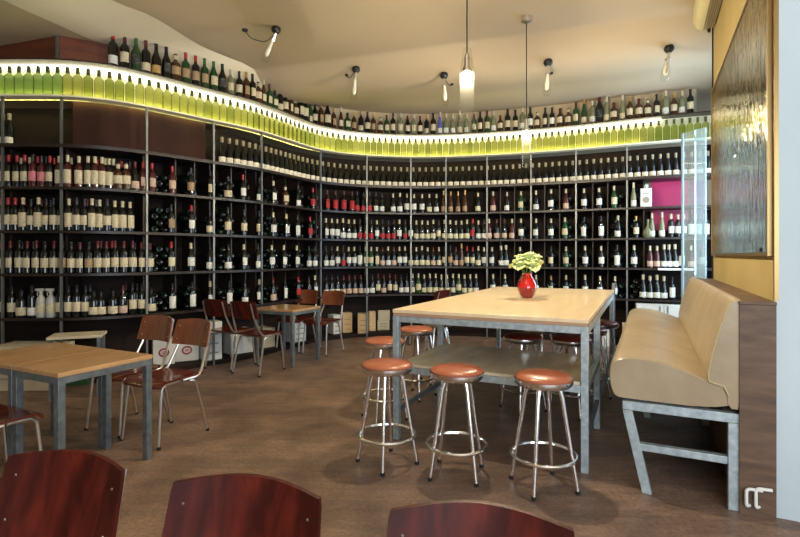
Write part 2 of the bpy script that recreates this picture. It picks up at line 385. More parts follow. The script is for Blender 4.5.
# shallow red-brown panels that close the bay under the glowing band at the left
sweep(s_at(62) + .03, s_at(214) - .03, .16, .18, Z_S, Z_BAND).build('front_panel', M['bay_panel'], unit)
POSTS = [2, 61, 147, 214, 262, 321, 367, 411, 446, 487, 531, 576, 627]
for p in POSTS:
    s = s_at(p); q = front(s, .0)
    MB().box(-.0105, -.003, 0, .0105, .018, Z_BAND).build('post', M['post'], unit, loc=q, rotz=heading(s))
def vboard(pxx, z0, z1, o0=.11, th=.016):
    s = s_at(pxx); h = heading(s); q = front(s, 0)
    return MB().box(-th / 2, o0, z0, th / 2, DEPTH, z1), q, h
LEV = [(Z_A, Z_S - .035), (Z_B, Z_A - .03), (Z_C, Z_B - .03), (Z_D, Z_C - .03), (Z_P, Z_D - .03)]
for p in POSTS:
    for z0, z1 in LEV[:4]:
        mb, q, h = vboard(p, z0, z1); mb.build('upright_board', M['rack'], unit, loc=q, rotz=h)
CELLS = {(147, 214): [180, 199], (214, 262): [236, 251], (262, 321): [279, 292, 305], (487, 531): [500, 514], (531, 576): [544, 559], (576, 627): [592, 607]}
rack_px = []
for (a, b), mids in CELLS.items():
    xs = [a] + mids + [b]
    for z0, z1 in LEV[:4]:
        for m in mids:
            mb, q, h = vboard(m, z0, z1, .11); mb.build('rack_divider', M['rack'], unit, loc=q, rotz=h)
    rack_px += [(xs[i], xs[i + 1]) for i in range(len(xs) - 1)]
mbs = [(644, LEV[0]), (644, LEV[1]), (644, LEV[2]), (644, LEV[3])]
for m, (z0, z1) in mbs:
    mb, q, h = vboard(m, z0, z1); mb.build('upright_board', M['rack'], unit, loc=q, rotz=h)
rack_px.append((627, 644))

# ---------------------------------------------------------------- glowing band
band = thing('light_box', 'curved glowing yellow green light band above the wine shelves', 'light', (0, 0, 0))
sweep(S0, S1, -.03, .199, Z_TOP - .014, Z_TOP).build('top_board', M['shelf_wood'], band)
sweep(S0, S1, -.03, .105, Z_BAND - .004, Z_BAND + .012).build('bottom_board', M['cove'], band)
sweep(S0, S1, .17, .19, Z_BAND + .012, Z_TOP - .014).build('backing_board', M['cove'], band)
sweep(S0, s_at(662), .130, .150, Z_TOP - .034, Z_TOP - .015).build('upper_light_strip', M['strip_top'], band)
lo = MB(); s = S0
while s < s_at(640):
    for a in [sweep(s, s + .075, .125, .15, Z_BAND + .012, Z_BAND + .028)]: lo.add(a.v, a.f)
    s += .10
lo.build('lower_light_strip', M['strip_low'], band)

# ---------------------------------------------------------------- bottles
SH = {  # outline of each bottle shape, height 1 unit = metres
 'bordeaux': [(0, .004), (.030, 0), (.037, .006), (.0375, .19), (.034, .205), (.020, .222), (.0145, .235), (.0135, .292), (.0155, .296), (.0155, .303), (.012, .305), (0, .305)],
 'burgundy': [(0, .004), (.032, 0), (.0405, .006), (.0405, .15), (.037, .175), (.026, .205), (.017, .235), (.0135, .255), (.0135, .288), (.0155, .292), (.0155, .300), (.012, .302), (0, .302)],
 'sparkling': [(0, .004), (.034, 0), (.042, .008), (.042, .13), (.039, .155), (.030, .19), (.020, .225), (.0155, .26), (.0155, .298), (.018, .302), (.018, .312), (.015, .320), (0, .322)],
 'hock': [(0, .004), (.029, 0), (.036, .006), (.036, .14), (.033, .17), (.024, .21), (.017, .25), (.0135, .28), (.0135, .325), (.015, .33), (.015, .338), (.012, .34), (0, .34)],
 'squat': [(0, .004), (.038, 0), (.046, .006), (.046, .15), (.043, .166), (.028, .182), (.0175, .195), (.0165, .235), (.019, .24), (.019, .256), (.015, .26), (0, .26)],
}
def interp(prof, z):
    pr = [p for p in prof[2:-1]]
    for (r0, z0), (r1, z1) in zip(pr, pr[1:]):
        if z0 <= z <= z1: return r0 + (r1 - r0) * (z - z0) / max(1e-6, z1 - z0)
    return pr[-1][0]
MESH = {}
def bottle_meshes(shape, glass, cap, lab, pos):
    key = (shape, glass, cap, lab, pos)
    if key in MESH: return MESH[key]
    pr = SH[shape]; H = pr[-1][1]
    body = MB().lathe(pr, 14).mesh('bottle_body', M[glass])
    out = [('bottle_glass', body)]
    if cap:
        zc = H * .79; ps = [(interp(pr, zc) + .0012, zc), (interp(pr, zc + .01) + .0012, zc + .01), (interp(pr, H - .016) + .0012, H - .017), (.0167 if shape != 'sparkling' else .0195, H - .012), (.0167 if shape != 'sparkling' else .0195, H - .004), (.010, H + .0015), (0, H + .002)]
        out.append(('capsule', MB().lathe([(.005, zc)] + ps, 12).mesh('capsule', M['lit_neck' if cap == 'lit' else 'c_' + cap])))
    if lab:
        z0, z1, an = {'mid': (.055, .145, 1.15), 'low': (.022, .095, 1.3), 'tall': (.035, .165, 1.1), 'band': (.012, .075, 1.4), 'small': (.07, .13, .9)}[pos]
        if shape == 'squat': z1 = min(z1, .135)
        a0, a1 = -math.pi / 2 - an, -math.pi / 2 + an
        out.append(('paper_label', MB().lathe([(interp(pr, max(z0, .01)) + .0010, z0), (interp(pr, max(z0, .01)) + .0014, z0 + .001), (interp(pr, z1) + .0014, z1 - .001), (interp(pr, z1) + .0010, z1)], 10, None, a0, a1).mesh('paper_label', M['l_' + lab])))
    MESH[key] = out; return out
PROTO = {}
def put_bottle(loc, yaw, spec, label, group, cat='bottle', name='wine_bottle', sc=1.0):
    key = (name, spec)
    if key not in PROTO:
        root = thing(name, label, cat, loc, yaw, group)
        for n, me in bottle_meshes(*spec):
            o = bpy.data.objects.new(n, me); COL.objects.link(o); o.parent = root
        PROTO[key] = root; kids(root); r = root
    else: r = dup(PROTO[key], loc, yaw, label, group)
    r.scale = (sc, sc, sc); return r
CNAME = {'g_dark': 'dark', 'g_green': 'green', 'g_brown': 'brown', 'g_blue': 'blue', 'g_pink': 'rosé', 'g_clear': 'pale glass', 'g_white': 'milky white'}
CNAME['g_pink'] = 'pink'
# style codes: shape, glass, capsule, label colour, label place
ST = {
 'r': ('bordeaux', 'g_dark', 'red', 'cream', 'mid'), 'R': ('bordeaux', 'g_dark', 'red', 'white', 'mid'), 'm': ('bordeaux', 'g_dark', 'maroon', 'cream', 'mid'),
 'M': ('bordeaux', 'g_dark', 'maroon', 'cream', 'low'), 'p': ('bordeaux', 'g_pink', 'black', 'pink', 'mid'), 'c': ('bordeaux', 'g_dark', 'cream', 'cream', 'tall'),
 'C': ('bordeaux', 'g_pink', 'cream', 'cream', 'tall'), 'k': ('bordeaux', 'g_dark', 'black', 'cream', 'mid'), 'K': ('bordeaux', 'g_dark', 'black', 'white', 'low'),
 'w': ('burgundy', 'g_dark', 'black', 'white', 'low'), 'W': ('bordeaux', 'g_dark', 'black', 'white', 'tall'), 'd': ('bordeaux', 'g_dark', 'black', 'red', 'low'),
 'D': ('burgundy', 'g_dark', 'maroon', 'red', 'tall'), 'y': ('burgundy', 'g_dark', 'cream', 'yellow', 'low'), 'Y': ('bordeaux', 'g_dark', 'gold', 'yellow', 'mid'),
 'g': ('hock', 'g_green', 'gold', 'cream', 'low'), 'G': ('burgundy', 'g_green', 'cream', 'cream', 'mid'), 'h': ('hock', 'g_brown', 'gold', 'tan', 'low'),
 's': ('burgundy', 'g_pink', 'cream', 'peach', 'low'), 't': ('squat', 'g_brown', 'cream', 'cream', 'mid'), 'x': ('squat', 'g_dark', 'black', 'cream', 'low'),
 'b': ('burgundy', 'g_dark', 'cream', 'white', 'mid'), 'B': ('burgundy', 'g_dark', 'cream', 'white', 'low'), 'q': ('sparkling', 'g_dark', 'cream', 'white', 'low'), 'Q': ('sparkling', 'g_dark', 'silver', 'cream', 'low'),
 'e': ('hock', 'g_clear', 'cream', 'white', 'low'), 'P': ('bordeaux', 'g_pink', 'red', 'peach', 'mid'), 'n': ('burgundy', 'g_dark', 'maroon', 'peach', 'low'),
 'o': ('bordeaux', 'g_dark', 'red', 'red', 'mid'), 'z': ('bordeaux', 'g_dark', 'black', 'tan', 'mid'), 'f': ('bordeaux', 'g_dark', 'red', 'yellow', 'mid'), 'v': ('bordeaux', 'g_dark', 'cream', 'white', 'mid'),
}
SHELFNAME = {Z_A: 'top shelf of four', Z_B: 'second shelf down', Z_C: 'third shelf down', Z_D: 'lowest bottle shelf'}
def bay_of(x):
    n = sum(1 for p in POSTS if p < x); return ordinal(max(n, 1)) + ' bay'
COUNT = {}
def shelf_bottle(x, z, code, off=.06, sc=None):
    spec = ST[code]; s = s_at(x, off); rr = random.Random(int(x * 31 + z * 977))
    bay = bay_of(x); COUNT[(bay, z)] = COUNT.get((bay, z), 0) + 1
    cap, lab = spec[2], spec[3]
    label = f"{cap} topped bottle with {lab} label, {ordinal(COUNT[(bay, z)])} from left, {bay}, {SHELFNAME[z]}"
    put_bottle(front(s, off + rr.uniform(-.006, .006), z + .001), heading(s) + rr.uniform(-.4, .4), spec, label, 'wine bottles on the ' + SHELFNAME[z], name='white_wine_bottle' if code in 'yYgGBbvehst' else 'red_wine_bottle', sc=(sc or 1.08) * rr.uniform(.96, 1.03))
def row(z, x0, x1, codes, off=.06, sc=None):
    n = len(codes)
    for i, c in enumerate(codes):
        if c == '.' or (off > .1 and abs(x0 + (x1 - x0) * i / (n - 1) - 61) < 5): continue
        shelf_bottle(x0 + (x1 - x0) * i / (n - 1), z, c, off, sc)
# left block (two bays and a bit), dense rows
row(Z_A, -8, 50, 'rrrrrppr')
for x, c in zip([59, 68, 79, 88, 95, 102, 109, 118, 126, 135, 143, 152], 'CCCcCCcttnPP'): shelf_bottle(x, Z_A, c)
row(Z_B, -7, 130, 'mrrrckckkkckkcckccc')
row(Z_C, -7, 150, 'rrmkmmkmzkmzmmmmmmm')
row(Z_D, -8, 32, 'MkkxK'); row(Z_D, 60, 94, 'kkkkx'); row(Z_D, 101, 113, 'xx'); row(Z_D, 123, 151, 'nkkx')
for z, x0, x1, n, cs in ((Z_A, -4, 130, 17, 'rprcC'), (Z_B, -3, 96, 12, 'mkcrk'), (Z_C, 0, 146, 14, 'rmkzm'), (Z_D, 62, 90, 3, 'kzk'), (Z_D, 126, 148, 3, 'kzk')):
    row(z, x0, x1, ''.join(cs[i % len(cs)] for i in range(n)), off=.16)
# single display bottles in front of the racks
SING = {Z_A: [(172, 'P'), (191, 'z'), (210, 'k'), (228, 'x'), (243, 'R'), (259, 'w'), (273, 'b'), (285, 't'), (298, 'w'), (313, 'o')],
        Z_B: [(171, 'z'), (191, 'R'), (210, 'x'), (228, 'k'), (244, 'k'), (259, 'k'), (273, 'b'), (286, 'b'), (297, 'W'), (310, 'o')],
        Z_C: [(171, 'f'), (191, 'b'), (210, 'w'), (228, 'w'), (244, 'b'), (258, 'w'), (272, 'b'), (284, 'b'), (297, 'b'), (309, 'w'), (315, 'w')],
        Z_D: [(172, 'W'), (192, 'W'), (210, 'b'), (229, 'W'), (245, 'w'), (259, 'b'), (273, 'n'), (285, 'W'), (298, 'o'), (309, 'w'), (315, 'b')]}
for z, L_ in SING.items():
    for x, c in L_: shelf_bottle(x, z, c)
SING = {Z_A: [(493, 's'), (507, 'B'), (521, 'G'), (536, 'B'), (551, 'b'), (566, 's'), (584, 'b'), (599, 'b'), (614, 'G'), (633.5, 'e')],
        Z_B: [(521, 'b'), (536, 'b'), (551, 'b'), (565, 'G'), (584, 'W'), (601, 'W'), (618, 'B'), (636, 'Y')],
        Z_C: [(492, 'b'), (501, 'q'), (506, 'q'), (520, 'b'), (551, 'k'), (566, 'G'), (585, 'b'), (601, 'b'), (617, 'W'), (634, 'b')],
        Z_D: [(493, 'b'), (505, 'b'), (521, 'W'), (536, 'b'), (551, 'Y'), (566, 'v'), (585, 'b'), (600, 'b'), (615, 'b')]}
for z, L_ in SING.items():
    for x, c in L_: shelf_bottle(x, z, c)
row(Z_B, 489, 512, 'snns')
# middle block, dense rows
row(Z_A, 327, 352, 'DDDD'); row(Z_A, 357, 382, 'dddKK'); row(Z_A, 393, 414, 'BBbb'); row(Z_A, 422, 458, 'byBhhh'); row(Z_A, 465, 478, 'hy')
row(Z_B, 326, 484, 'bbbBBBdddvdddvdvyyyykyyyyyoBw')
row(Z_C, 326, 484, 'wwbdbvWeecnBnbvyyyynykznhffyb'.replace('e', 'G'))
row(Z_D, 326, 476, 'wwwnnnnwwmnmmwwyGyyyyyyGyyB')
# right end, beyond the last post
for z, xs, cs in ((Z_B, [652, 662, 671, 678, 684, 691, 699, 706], 'eevvvWWW'), (Z_C, [650, 657, 664, 669, 675, 682, 691, 702], 'ssqqqWsP'), (Z_D, [643, 650, 657, 664, 672], 'qqqqW')):
    for x, c in zip(xs, cs): shelf_bottle(x, z, c)

# row of identical sparkling bottles
s = s_at(222, .07); e = s_at(710, .07); k = 0
while s < e:
    k += 1
    put_bottle(front(s, .07, Z_S + .001), heading(s) + random.uniform(-.15, .15), ('sparkling', 'g_dark', 'bronze', 'ivory', 'band'),
        f"{ordinal(k)} from left in long row of cream labelled sparkling wine bottles", 'sparkling wine bottles under the glowing band', name='sparkling_wine_bottle', sc=1.0)
    s += .100
for k, x in enumerate((-3, 3, 9.5)):
    put_bottle(front(s_at(x, .07), .07, Z_S + .001), 0, ('sparkling', 'g_dark', 'bronze', 'ivory', 'band'), f"sparkling wine bottle at the far left end of upper shelf, {ordinal(k + 1)} from left", 'sparkling bottles at the far left', name='sparkling_wine_bottle')

# green bottles inside the glowing band
s = S0 + .03; k = 0
while s < S1 - .1:
    k += 1; v = random.random()
    put_bottle(front(s, .035, Z_BAND + .0125), heading(s), ('bordeaux', 'g_lit3' if s < s_at(62) else 'g_lit' if v < .6 else 'g_lit2', 'lit', None, 'mid'),
        f"{ordinal(k)} from left of the backlit green bottles in the glowing band", 'backlit bottles in the glowing band', name='green_wine_bottle', sc=1.03).scale = (1.2, 1.2, 1.0)
    s += .098 + random.uniform(-.003, .003)

# mixed bottles standing on top of the band
s = s_at(113, .06); e = s_at(693, .06); k = 0
TOPS = [('bordeaux', 'g_dark', 'red', 'white', 'low'), ('bordeaux', 'g_dark', 'maroon', 'cream', 'mid'), ('burgundy', 'g_green', 'green', 'black', 'mid'), ('bordeaux', 'g_dark', 'maroon', 'cream', 'low'),
        ('burgundy', 'g_dark', 'black', 'gold', 'low'), ('burgundy', 'g_dark', 'black', 'black', 'mid'), ('squat', 'g_brown', 'cream', 'tan', 'mid'), ('bordeaux', 'g_green', 'red', 'tan', 'mid'), ('bordeaux', 'g_dark', 'red', 'tan', 'mid'),
        ('bordeaux', 'g_green', 'green', 'tan', 'mid'), ('burgundy', 'g_green', 'green', 'cream', 'mid'), ('burgundy', 'g_dark', 'black', 'black', 'mid')]
POOL = [('bordeaux', 'g_dark', 'black', 'cream', 'mid'), ('bordeaux', 'g_green', 'maroon', 'cream', 'mid'), ('squat', 'g_brown', 'cream', 'cream', 'mid'), ('hock', 'g_green', 'gold', 'cream', 'low'), ('burgundy', 'g_dark', 'maroon', 'cream', 'mid'),
        ('bordeaux', 'g_brown', 'gold', 'tan', 'mid'), ('bordeaux', 'g_dark', 'gold', 'cream', 'low'), ('hock', 'g_brown', 'cream', 'cream', 'mid'), ('bordeaux', 'g_clear', 'silver', 'cream', 'mid'), ('squat', 'g_green', 'black', 'yellow', 'mid')]
PALE = [('bordeaux', 'g_clear', 'cream', 'white', 'low'), ('bordeaux', 'g_dark', 'black', 'white', 'mid'), ('squat', 'g_brown', 'maroon', 'cream', 'mid'), ('bordeaux', 'g_clear', 'gold', 'white', 'mid'), ('hock', 'g_clear', 'cream', 'cream', 'low'), ('burgundy', 'g_brown', 'gold', 'cream', 'mid')]
while s < e:
    p = front(s, .06, Z_TOP + .001); X = p.x / p.y * 500 + 400; rr = random.Random(k * 13 + 5)
    if k < len(TOPS): sp = TOPS[k]; sz = 1.2
    else: sp = rr.choice(POOL if X < 440 else PALE + POOL[:4]); sz = rr.uniform(1.02, 1.2)
    if abs(X - 327) < 4 or abs(X - 304) < 4 or abs(X - 597) < 4: sp = ('burgundy', 'g_dark', 'maroon', 'black' if X > 500 else 'cream', 'mid'); sz = 1.35
    if abs(X - 437) < 3.5: sp = ('hock', 'g_blue', 'silver', 'white', 'low')
    k += 1
    put_bottle(p, heading(s) + rr.uniform(-.5, .5), sp, f"{CNAME[sp[1]]} {sp[2]} topped bottle, {ordinal(k)} from left in row on top of the glowing band", 'bottles standing on top of the glowing band', name='display_bottle', sc=sz)
    s += .108 + rr.uniform(-.010, .014)

# bottles lying in the racks, base outward
lying = MB().lathe([(0, .018), (.012, .012), (.026, .001), (.032, 0), (.0375, .006), (.0375, .19), (.028, .212), (.0145, .235), (.0135, .275)], 10, Matrix.Rotation(R(-90), 4, 'X'))
lyme = lying.mesh('lying_wine_bottle', M['g_dark']); lyme2 = MB().add(lying.v, lying.f).mesh('lying_wine_bottle', M['g_lying'])
cells = []
for ci, (a, b) in enumerate(rack_px):
    for li, (z0, z1) in enumerate(LEV[:4]):
        sa, sb = s_at(a, .14) + .03, s_at(b, .14) - .025
        cells.append((ci, li, sa, sb, z0, z1))
rest = MB(); n_ind = 0
HN = ['top', 'second', 'third', 'lowest']
order = sorted(cells, key=lambda c: front((c[2] + c[3]) / 2).y)
proto_l = None
for ci, li, sa, sb, z0, z1 in order:
    if (ci * 7 + li * 3) % 9 == 4: continue
    nc = max(1, int((sb - sa) / .083)); gap = (sb - sa) / nc
    nr = 4 if (ci + li) % 3 else 3
    for r in range(nr):
        for c in range(nc - (r % 2)):
            s = sa + gap * (c + .5 + .5 * (r % 2)); p = front(s, .125, z0 + .040 + r * .072)
            if n_ind < 300 and True:
                n_ind += 1
                o = bpy.data.objects.new('lying_wine_bottle', lyme if (c + r + ci) % 3 else lyme2); COL.objects.link(o)
                o.location = p; o.rotation_euler = (0, 0, heading(s))
                tag(o, f"dark bottle lying base outward, {ordinal(c + 1)} along, layer {r + 1}, rack {ci + 1}, {HN[li]} shelf", 'bottle', 'bottles lying in the dark racks')
            else:
                Mx = Matrix.Rotation(heading(s), 4, 'Z'); Mx.translation = p
                rest.add([Mx @ Vector(v) for v in lying.v], lying.f)
tag(rest.build('lying_wine_bottles', M['g_dark']), 'dark bottles lying stacked base outward in the farther shelf racks', 'bottles', kind='stuff')

# ---------------------------------------------------------------- odd things on the shelves
def spray(x, k):
    s = s_at(x, .07); t = thing('spray_bottle', f"milky white spray bottle with trigger on lowest shelf, {k} of the pair", 'spray bottle', front(s, .07, Z_D + .001), heading(s) + .2, 'white spray bottles on the lowest shelf')
    MB().lathe([(0, .002), (.040, 0), (.044, .008), (.044, .17), (.036, .20), (.016, .23), (.014, .245)], 16).build('spray_body', M['g_white'], t)
    MB().lathe([(.045, .05), (.0455, .051), (.0455, .14), (.045, .141)], 12, None, -math.pi / 2 - 1.2, -math.pi / 2 + 1.2).build('paper_label', M['l_cream'], t)
    h = MB(); h.lathe([(.018, .24), (.018, .265), (.012, .27)], 12); h.box(-.045, -.012, .268, .03, .012, .295); h.box(-.055, -.006, .277, -.045, .006, .289); h.tube([(-.02, 0, .268), (-.035, 0, .245), (-.03, 0, .22)], .005)
    h.build('trigger_head', M['g_white'], t, bevel=.003)
spray(41, 'left'); spray(51, 'right')
s = s_at(646, .07)
t = thing('drinks_tin', 'white tin with picture on the top shelf beside magenta panel', 'tin', front(s, .07, Z_A + .001), heading(s))
MB().box(-.075, -.05, 0, .075, .05, .27).build('tin_body', M['carton_w'], t, bevel=.006)
MB().lathe([(.03, .27), (.03, .32), (.025, .325)], 14).build('tin_neck', M['carton_w'], t)
pm = MB(); pm.lathe([(.0, 0), (.045, .0), (.045, .002), (0, .002)], 16, Matrix.Translation((0, -.051, .10)) @ Matrix.Rotation(R(90), 4, 'X')); pm.box(-.04, -.0525, .19, .04, -.0505, .20).build('tin_picture', M['print'], t)
s = s_at(648, .07)
t = thing('glass_decanter', 'round pale glass decanter on second shelf at right end', 'decanter', front(s, .08, Z_B + .001), 0)
MB().lathe([(0, .002), (.05, 0), (.075, .04), (.07, .09), (.035, .14), (.018, .18), (.018, .25), (.026, .27)], 20).build('decanter_bowl', M['g_clear'], t)
# magenta and violet boards behind the right end
def backboard(x0, x1, z0, z1, m, name, label):
    o = sweep(s_at(x0), s_at(x1), DEPTH - .06, DEPTH - .03, z0, z1).build(name, m); tag(o, label, 'panel')
backboard(652, 694, Z_A + .0, Z_S - .036, M['magenta'], 'magenta_panel', 'magenta board at the back of the shelf by the window')
backboard(652, 694, Z_B + .12, Z_A - .035, M['magenta'], 'magenta_panel', 'lower strip of magenta board behind bottles of second shelf')
backboard(697, 713, Z_B + .12, Z_A - .035, M['violet'], 'violet_panel', 'lower violet board beside the window behind second shelf')
backboard(697, 713, Z_A + .0, Z_S - .036, M['violet'], 'violet_panel', 'upper violet board beside the window on the top shelf')
# white low cupboard under the shelves at the right
s = s_at(664); h = heading(s)
t = thing('low_cupboard', 'low white cupboard under shelves behind the far bench end', 'cupboard', front(s, .03, Z_P), h)
MB().box(-.36, 0, 0, .36, .36, .58).build('cupboard_body', M['carton_w'], t)
for k in (0, 1):
    d = MB().box(-.355 + .36 * k, -.018, .01, -.005 + .36 * k, -.001, .57).build('door', M['carton_w'], t, bevel=.003)
    MB().box(-.05 + .1 * k - .006, -.03, .45, -.05 + .1 * k + .006, -.0185, .55).build('handle', M['post'], d)
# white rail
s = s_at(676, -.12); t = MB().box(-.22, -.04, 0, .22, .04, .03).build('white_rail', M['steel_rail'], None, .004, front(s, -.05, Z_C - .028), heading(s))
tag(t, 'short white ledge on the third shelf edge beside the window', 'ledge')

# glass partition by the window
g0 = px(683, Y=6.45); g1 = px(706, Y=6.15)
t = thing('glass_partition', 'tall narrow clear glass sheet standing between bench end and window', 'glass panel', g0, math.atan2(g1.y - g0.y, g1.x - g0.x))
gl = (g1 - g0).length
MB().box(.0, -.006, .02, gl, .006, 2.9).build('glass_sheet', M['sheet'], t)
MB().box(-.018, -.012, 0, .006, .012, 2.9).build('edge_profile', M['window_frame'], t)
MB().box(gl * .55, -.012, 0, gl, .012, 2.9).build('frosted_strip', M['sheet'], t)

# ---------------------------------------------------------------- left top corner: veneer boxing over the band
t = thing('veneer_boxing', 'red brown veneer boxing above the light band at far left', 'panel')
def vp(a, b, nm):
    a, b = Vector(a), Vector(b); d = (b - a).normalized(); n = Vector((-d.y, d.x, 0)) * .03; z0, z1 = Z_TOP + .001, 3.598
    MB().add([a + Vector((0, 0, z0)), b + Vector((0, 0, z0)), b + n + Vector((0, 0, z0)), a + n + Vector((0, 0, z0)), a + Vector((0, 0, z1)), b + Vector((0, 0, z1)), b + n + Vector((0, 0, z1)), a + n + Vector((0, 0, z1))],
        [(0, 3, 2, 1), (4, 5, 6, 7), (0, 1, 5, 4), (1, 2, 6, 5), (2, 3, 7, 6), (3, 0, 4, 7)]).build(nm, M['red_panel'], t)
vp((-4.6, 5.50, 0), (-3.52, 5.17, 0), 'veneer_board'); vp((-3.52, 5.17, 0), (-3.0, 5.46, 0), 'veneer_board')
MB().box(-.012, -.012, Z_TOP + .001, .012, .012, 3.59).build('corner_strip', M['post'], t, loc=(-3.53, 5.150, 0))

# ---------------------------------------------------------------- spotlights on the ceiling
def spot(x, y, Y, lean, label, wire=None):
    for _ in range(12):
        mx = (x - 400) / 500 * Y; zc = ceil_z(mx, Y); Y = .5 * Y + .5 * (zc - CH) * 500 / (255 - y)
    t = thing('ceiling_spotlight', label, 'lamp', (mx, Y, zc), 0, 'glass spotlights on the ceiling')
    MB().lathe([(.0, -.075), (.03, -.07), (.05, -.045), (.052, -.02), (.04, .002), (0, .004)], 16).build('lamp_mount', M['black'], t)
    T = Matrix.Translation((0, 0, -.06)) @ Matrix.Rotation(lean[0], 4, 'Y') @ Matrix.Rotation(lean[1], 4, 'X')
    MB().lathe([(.018, -.01), (.020, -.06), (.026, -.065), (.026, -.10), (.015, -.105)], 14, T).build('lamp_holder', M['chrome'], t)
    MB().lathe([(.022, -.10), (.034, -.16), (.047, -.24), (.050, -.30), (.040, -.335), (.018, -.352), (0, -.356)], 16, T).build('glass_shade', M['tube_glass'], t)
    MB().lathe([(.012, -.10), (.018, -.14), (.026, -.22), (.022, -.27), (0, -.29)], 12, T).build('glass_bulb', M['bulb_glass'], t)
    if wire:
        dx, dy = wire; zz = ceil_z(mx + dx, Y + dy) - zc
        rs = .035 if abs(dx) > .3 else .022
        MB().lathe([(0, -.02), (rs * .9, -.018), (rs, .002)], 14, Matrix.Translation((dx, dy, zz))).build('ceiling_rosette', M['black'] , t)
        MB().tube(arc([(0, 0, -.05), (dx * .3, dy * .3, -.05 - .25 * abs(dx)), (dx * .8, dy * .8, -.02 - .25 * abs(dx) + zz), (dx, dy, zz - .015)], .12, 6), .0045, 6).build('cable', M['black'], t)
spot(276, 27, 5.38, (R(26), R(8)), 'glass ceiling spotlight at upper left with long loose cable', (-.40, .18))
spot(356, 67, 6.38, (R(6), R(6)), 'glass ceiling spotlight second from left above the curved shelves', (-.13, .12))
spot(444, 73, 6.7, (R(-3), R(0)), 'small glass ceiling spotlight just left of the near pendant', (.13, .30))
spot(548, 60, 6.05, (R(2), R(4)), 'glass ceiling spotlight just right of the far pendant', (.13, .30))
spot(669, 46, 5.5, (R(14), R(-10)), 'glass ceiling spotlight farthest right near the air conditioner')

def pendant(x, yb, Y, label):
    X = (x - 400) / 500 * Y; zb = CH + (255 - yb) / 500 * Y; zc = ceil_z(X, Y)
    t = thing('pendant_lamp', label, 'lamp', (X, Y, zc), 0, 'clear glass tube pendants'); d = zb - zc
    MB().lathe([(0, -.07), (.025, -.065), (.055, -.05), (.06, -.01), (.06, .002)], 20).build('ceiling_rose', M['dull_chrome'], t)
    MB().tube([(0, 0, -.05), (0, 0, d + .15)], .005, 8).build('cable', M['black'], t)
    MB().lathe([(.006, d + .16), (.018, d + .15), (.020, d + .06), (.030, d + .058), (.033, d + .022), (.031, d + .022), (.028, d + .052), (.010, d + .052)], 18).build('lamp_holder', M['dull_chrome'], t)
    MB().lathe([(.008, d + .05), (.013, d + .035), (.021, d + .005), (.020, d - .012), (.010, d - .024), (0, d - .026)], 14).build('light_bulb', M['bulb'], t)
    MB().lathe([(.030, d + .19), (.038, d + .12), (.050, d + .03), (.052, d - .30), (.049, d - .34), (.046, d - .34), (.048, d - .30), (.046, d + .03), (.034, d + .12)], 24).build('glass_tube', M['tube_glass'], t)
pendant(467, 76, 3.5, 'nearer clear glass tube pendant lamp with glowing bulb over table front')
pendant(526.5, 134, 5.17, 'farther clear glass tube pendant lamp hanging low over red vase')

# air conditioner
Mx = wallM(1.30, -.0)
t = thing('air_conditioner', 'cream wall mounted air conditioner at ceiling above the mirror', 'air conditioner', (Mx @ Vector((0, 0, 0))), R(63.5))
z0 = 3.57
pr = [(0, z0), (.11, z0 - .015), (.155, z0 + .01), (.185, z0 + .07), (.18, z0 + .24), (.0, z0 + .26)]
ac = MB(); ac.add([Vector((a, b, c)) for a in (0, 1.35) for b, c in pr], [tuple(range(5, -1, -1)), tuple(range(6, 12))] + [(i, (i + 1) % 6, 6 + (i + 1) % 6, 6 + i) for i in range(6)]).build('casing', M['ac'], t, .02)
sl = MB()
for k in range(5): sl.box(.05, .015 + .019 * k, z0 - .022 - .0025 * k, 1.28, .026 + .019 * k, z0 - .008 - .0025 * k)
sl.build('outlet_slats', M['ac_slot'], t)
MB().lathe([(.012, z0 - .05), (.016, z0 - .03), (.016, z0 - .01)], 12, Matrix.Translation((1.31, .05, 0))).build('drain_stub', M['black'], t)

# rippled mirror on the ochre wall
def mirror_mat():
    m = mat('rippled_mirror', (.62, .60, .50), .05, 1); N = m.node_tree.nodes; L = m.node_tree.links; b = N['Principled BSDF']
    tc = N.new('ShaderNodeTexCoord'); mp = N.new('ShaderNodeMapping'); mp.inputs['Scale'].default_value = (34, 34, 7)
    n = N.new('ShaderNodeTexNoise'); n.inputs['Scale'].default_value = 1; n.inputs['Detail'].default_value = 3
    bp = N.new('ShaderNodeBump'); bp.inputs['Strength'].default_value = 1; bp.inputs['Distance'].default_value = .016
    L.new(tc.outputs['Object'], mp.inputs[0]); L.new(mp.outputs[0], n.inputs[0]); L.new(n.outputs[0], bp.inputs['Height']); L.new(bp.outputs[0], b.inputs['Normal'])
    cr = N.new('ShaderNodeValToRGB'); cr.color_ramp.elements[0].position = .36; cr.color_ramp.elements[1].position = .62; cr.color_ramp.elements[0].color = (.13, .11, .05, 1); cr.color_ramp.elements[1].color = (.78, .66, .38, 1)
    m3 = N.new('ShaderNodeMapping'); m3.inputs['Scale'].default_value = (26, 26, 9); n3 = N.new('ShaderNodeTexNoise'); n3.inputs['Scale'].default_value = 1; n3.inputs['Detail'].default_value = 5; n3.inputs['Distortion'].default_value = .8
    L.new(tc.outputs['Object'], m3.inputs[0]); L.new(m3.outputs[0], n3.inputs[0]); L.new(n3.outputs[0], cr.inputs[0]); L.new(cr.outputs[0], b.inputs['Base Color'])
    return m
M['mirror'] = mirror_mat()
t = thing('rippled_mirror', 'large rippled glass mirror on the ochre wall above the bench', 'mirror', wallM().translation, R(63.5))
MB().box(.035, .001, 1.345, 2.62, .022, 2.92).build('mirror_glass', M['mirror'], t)
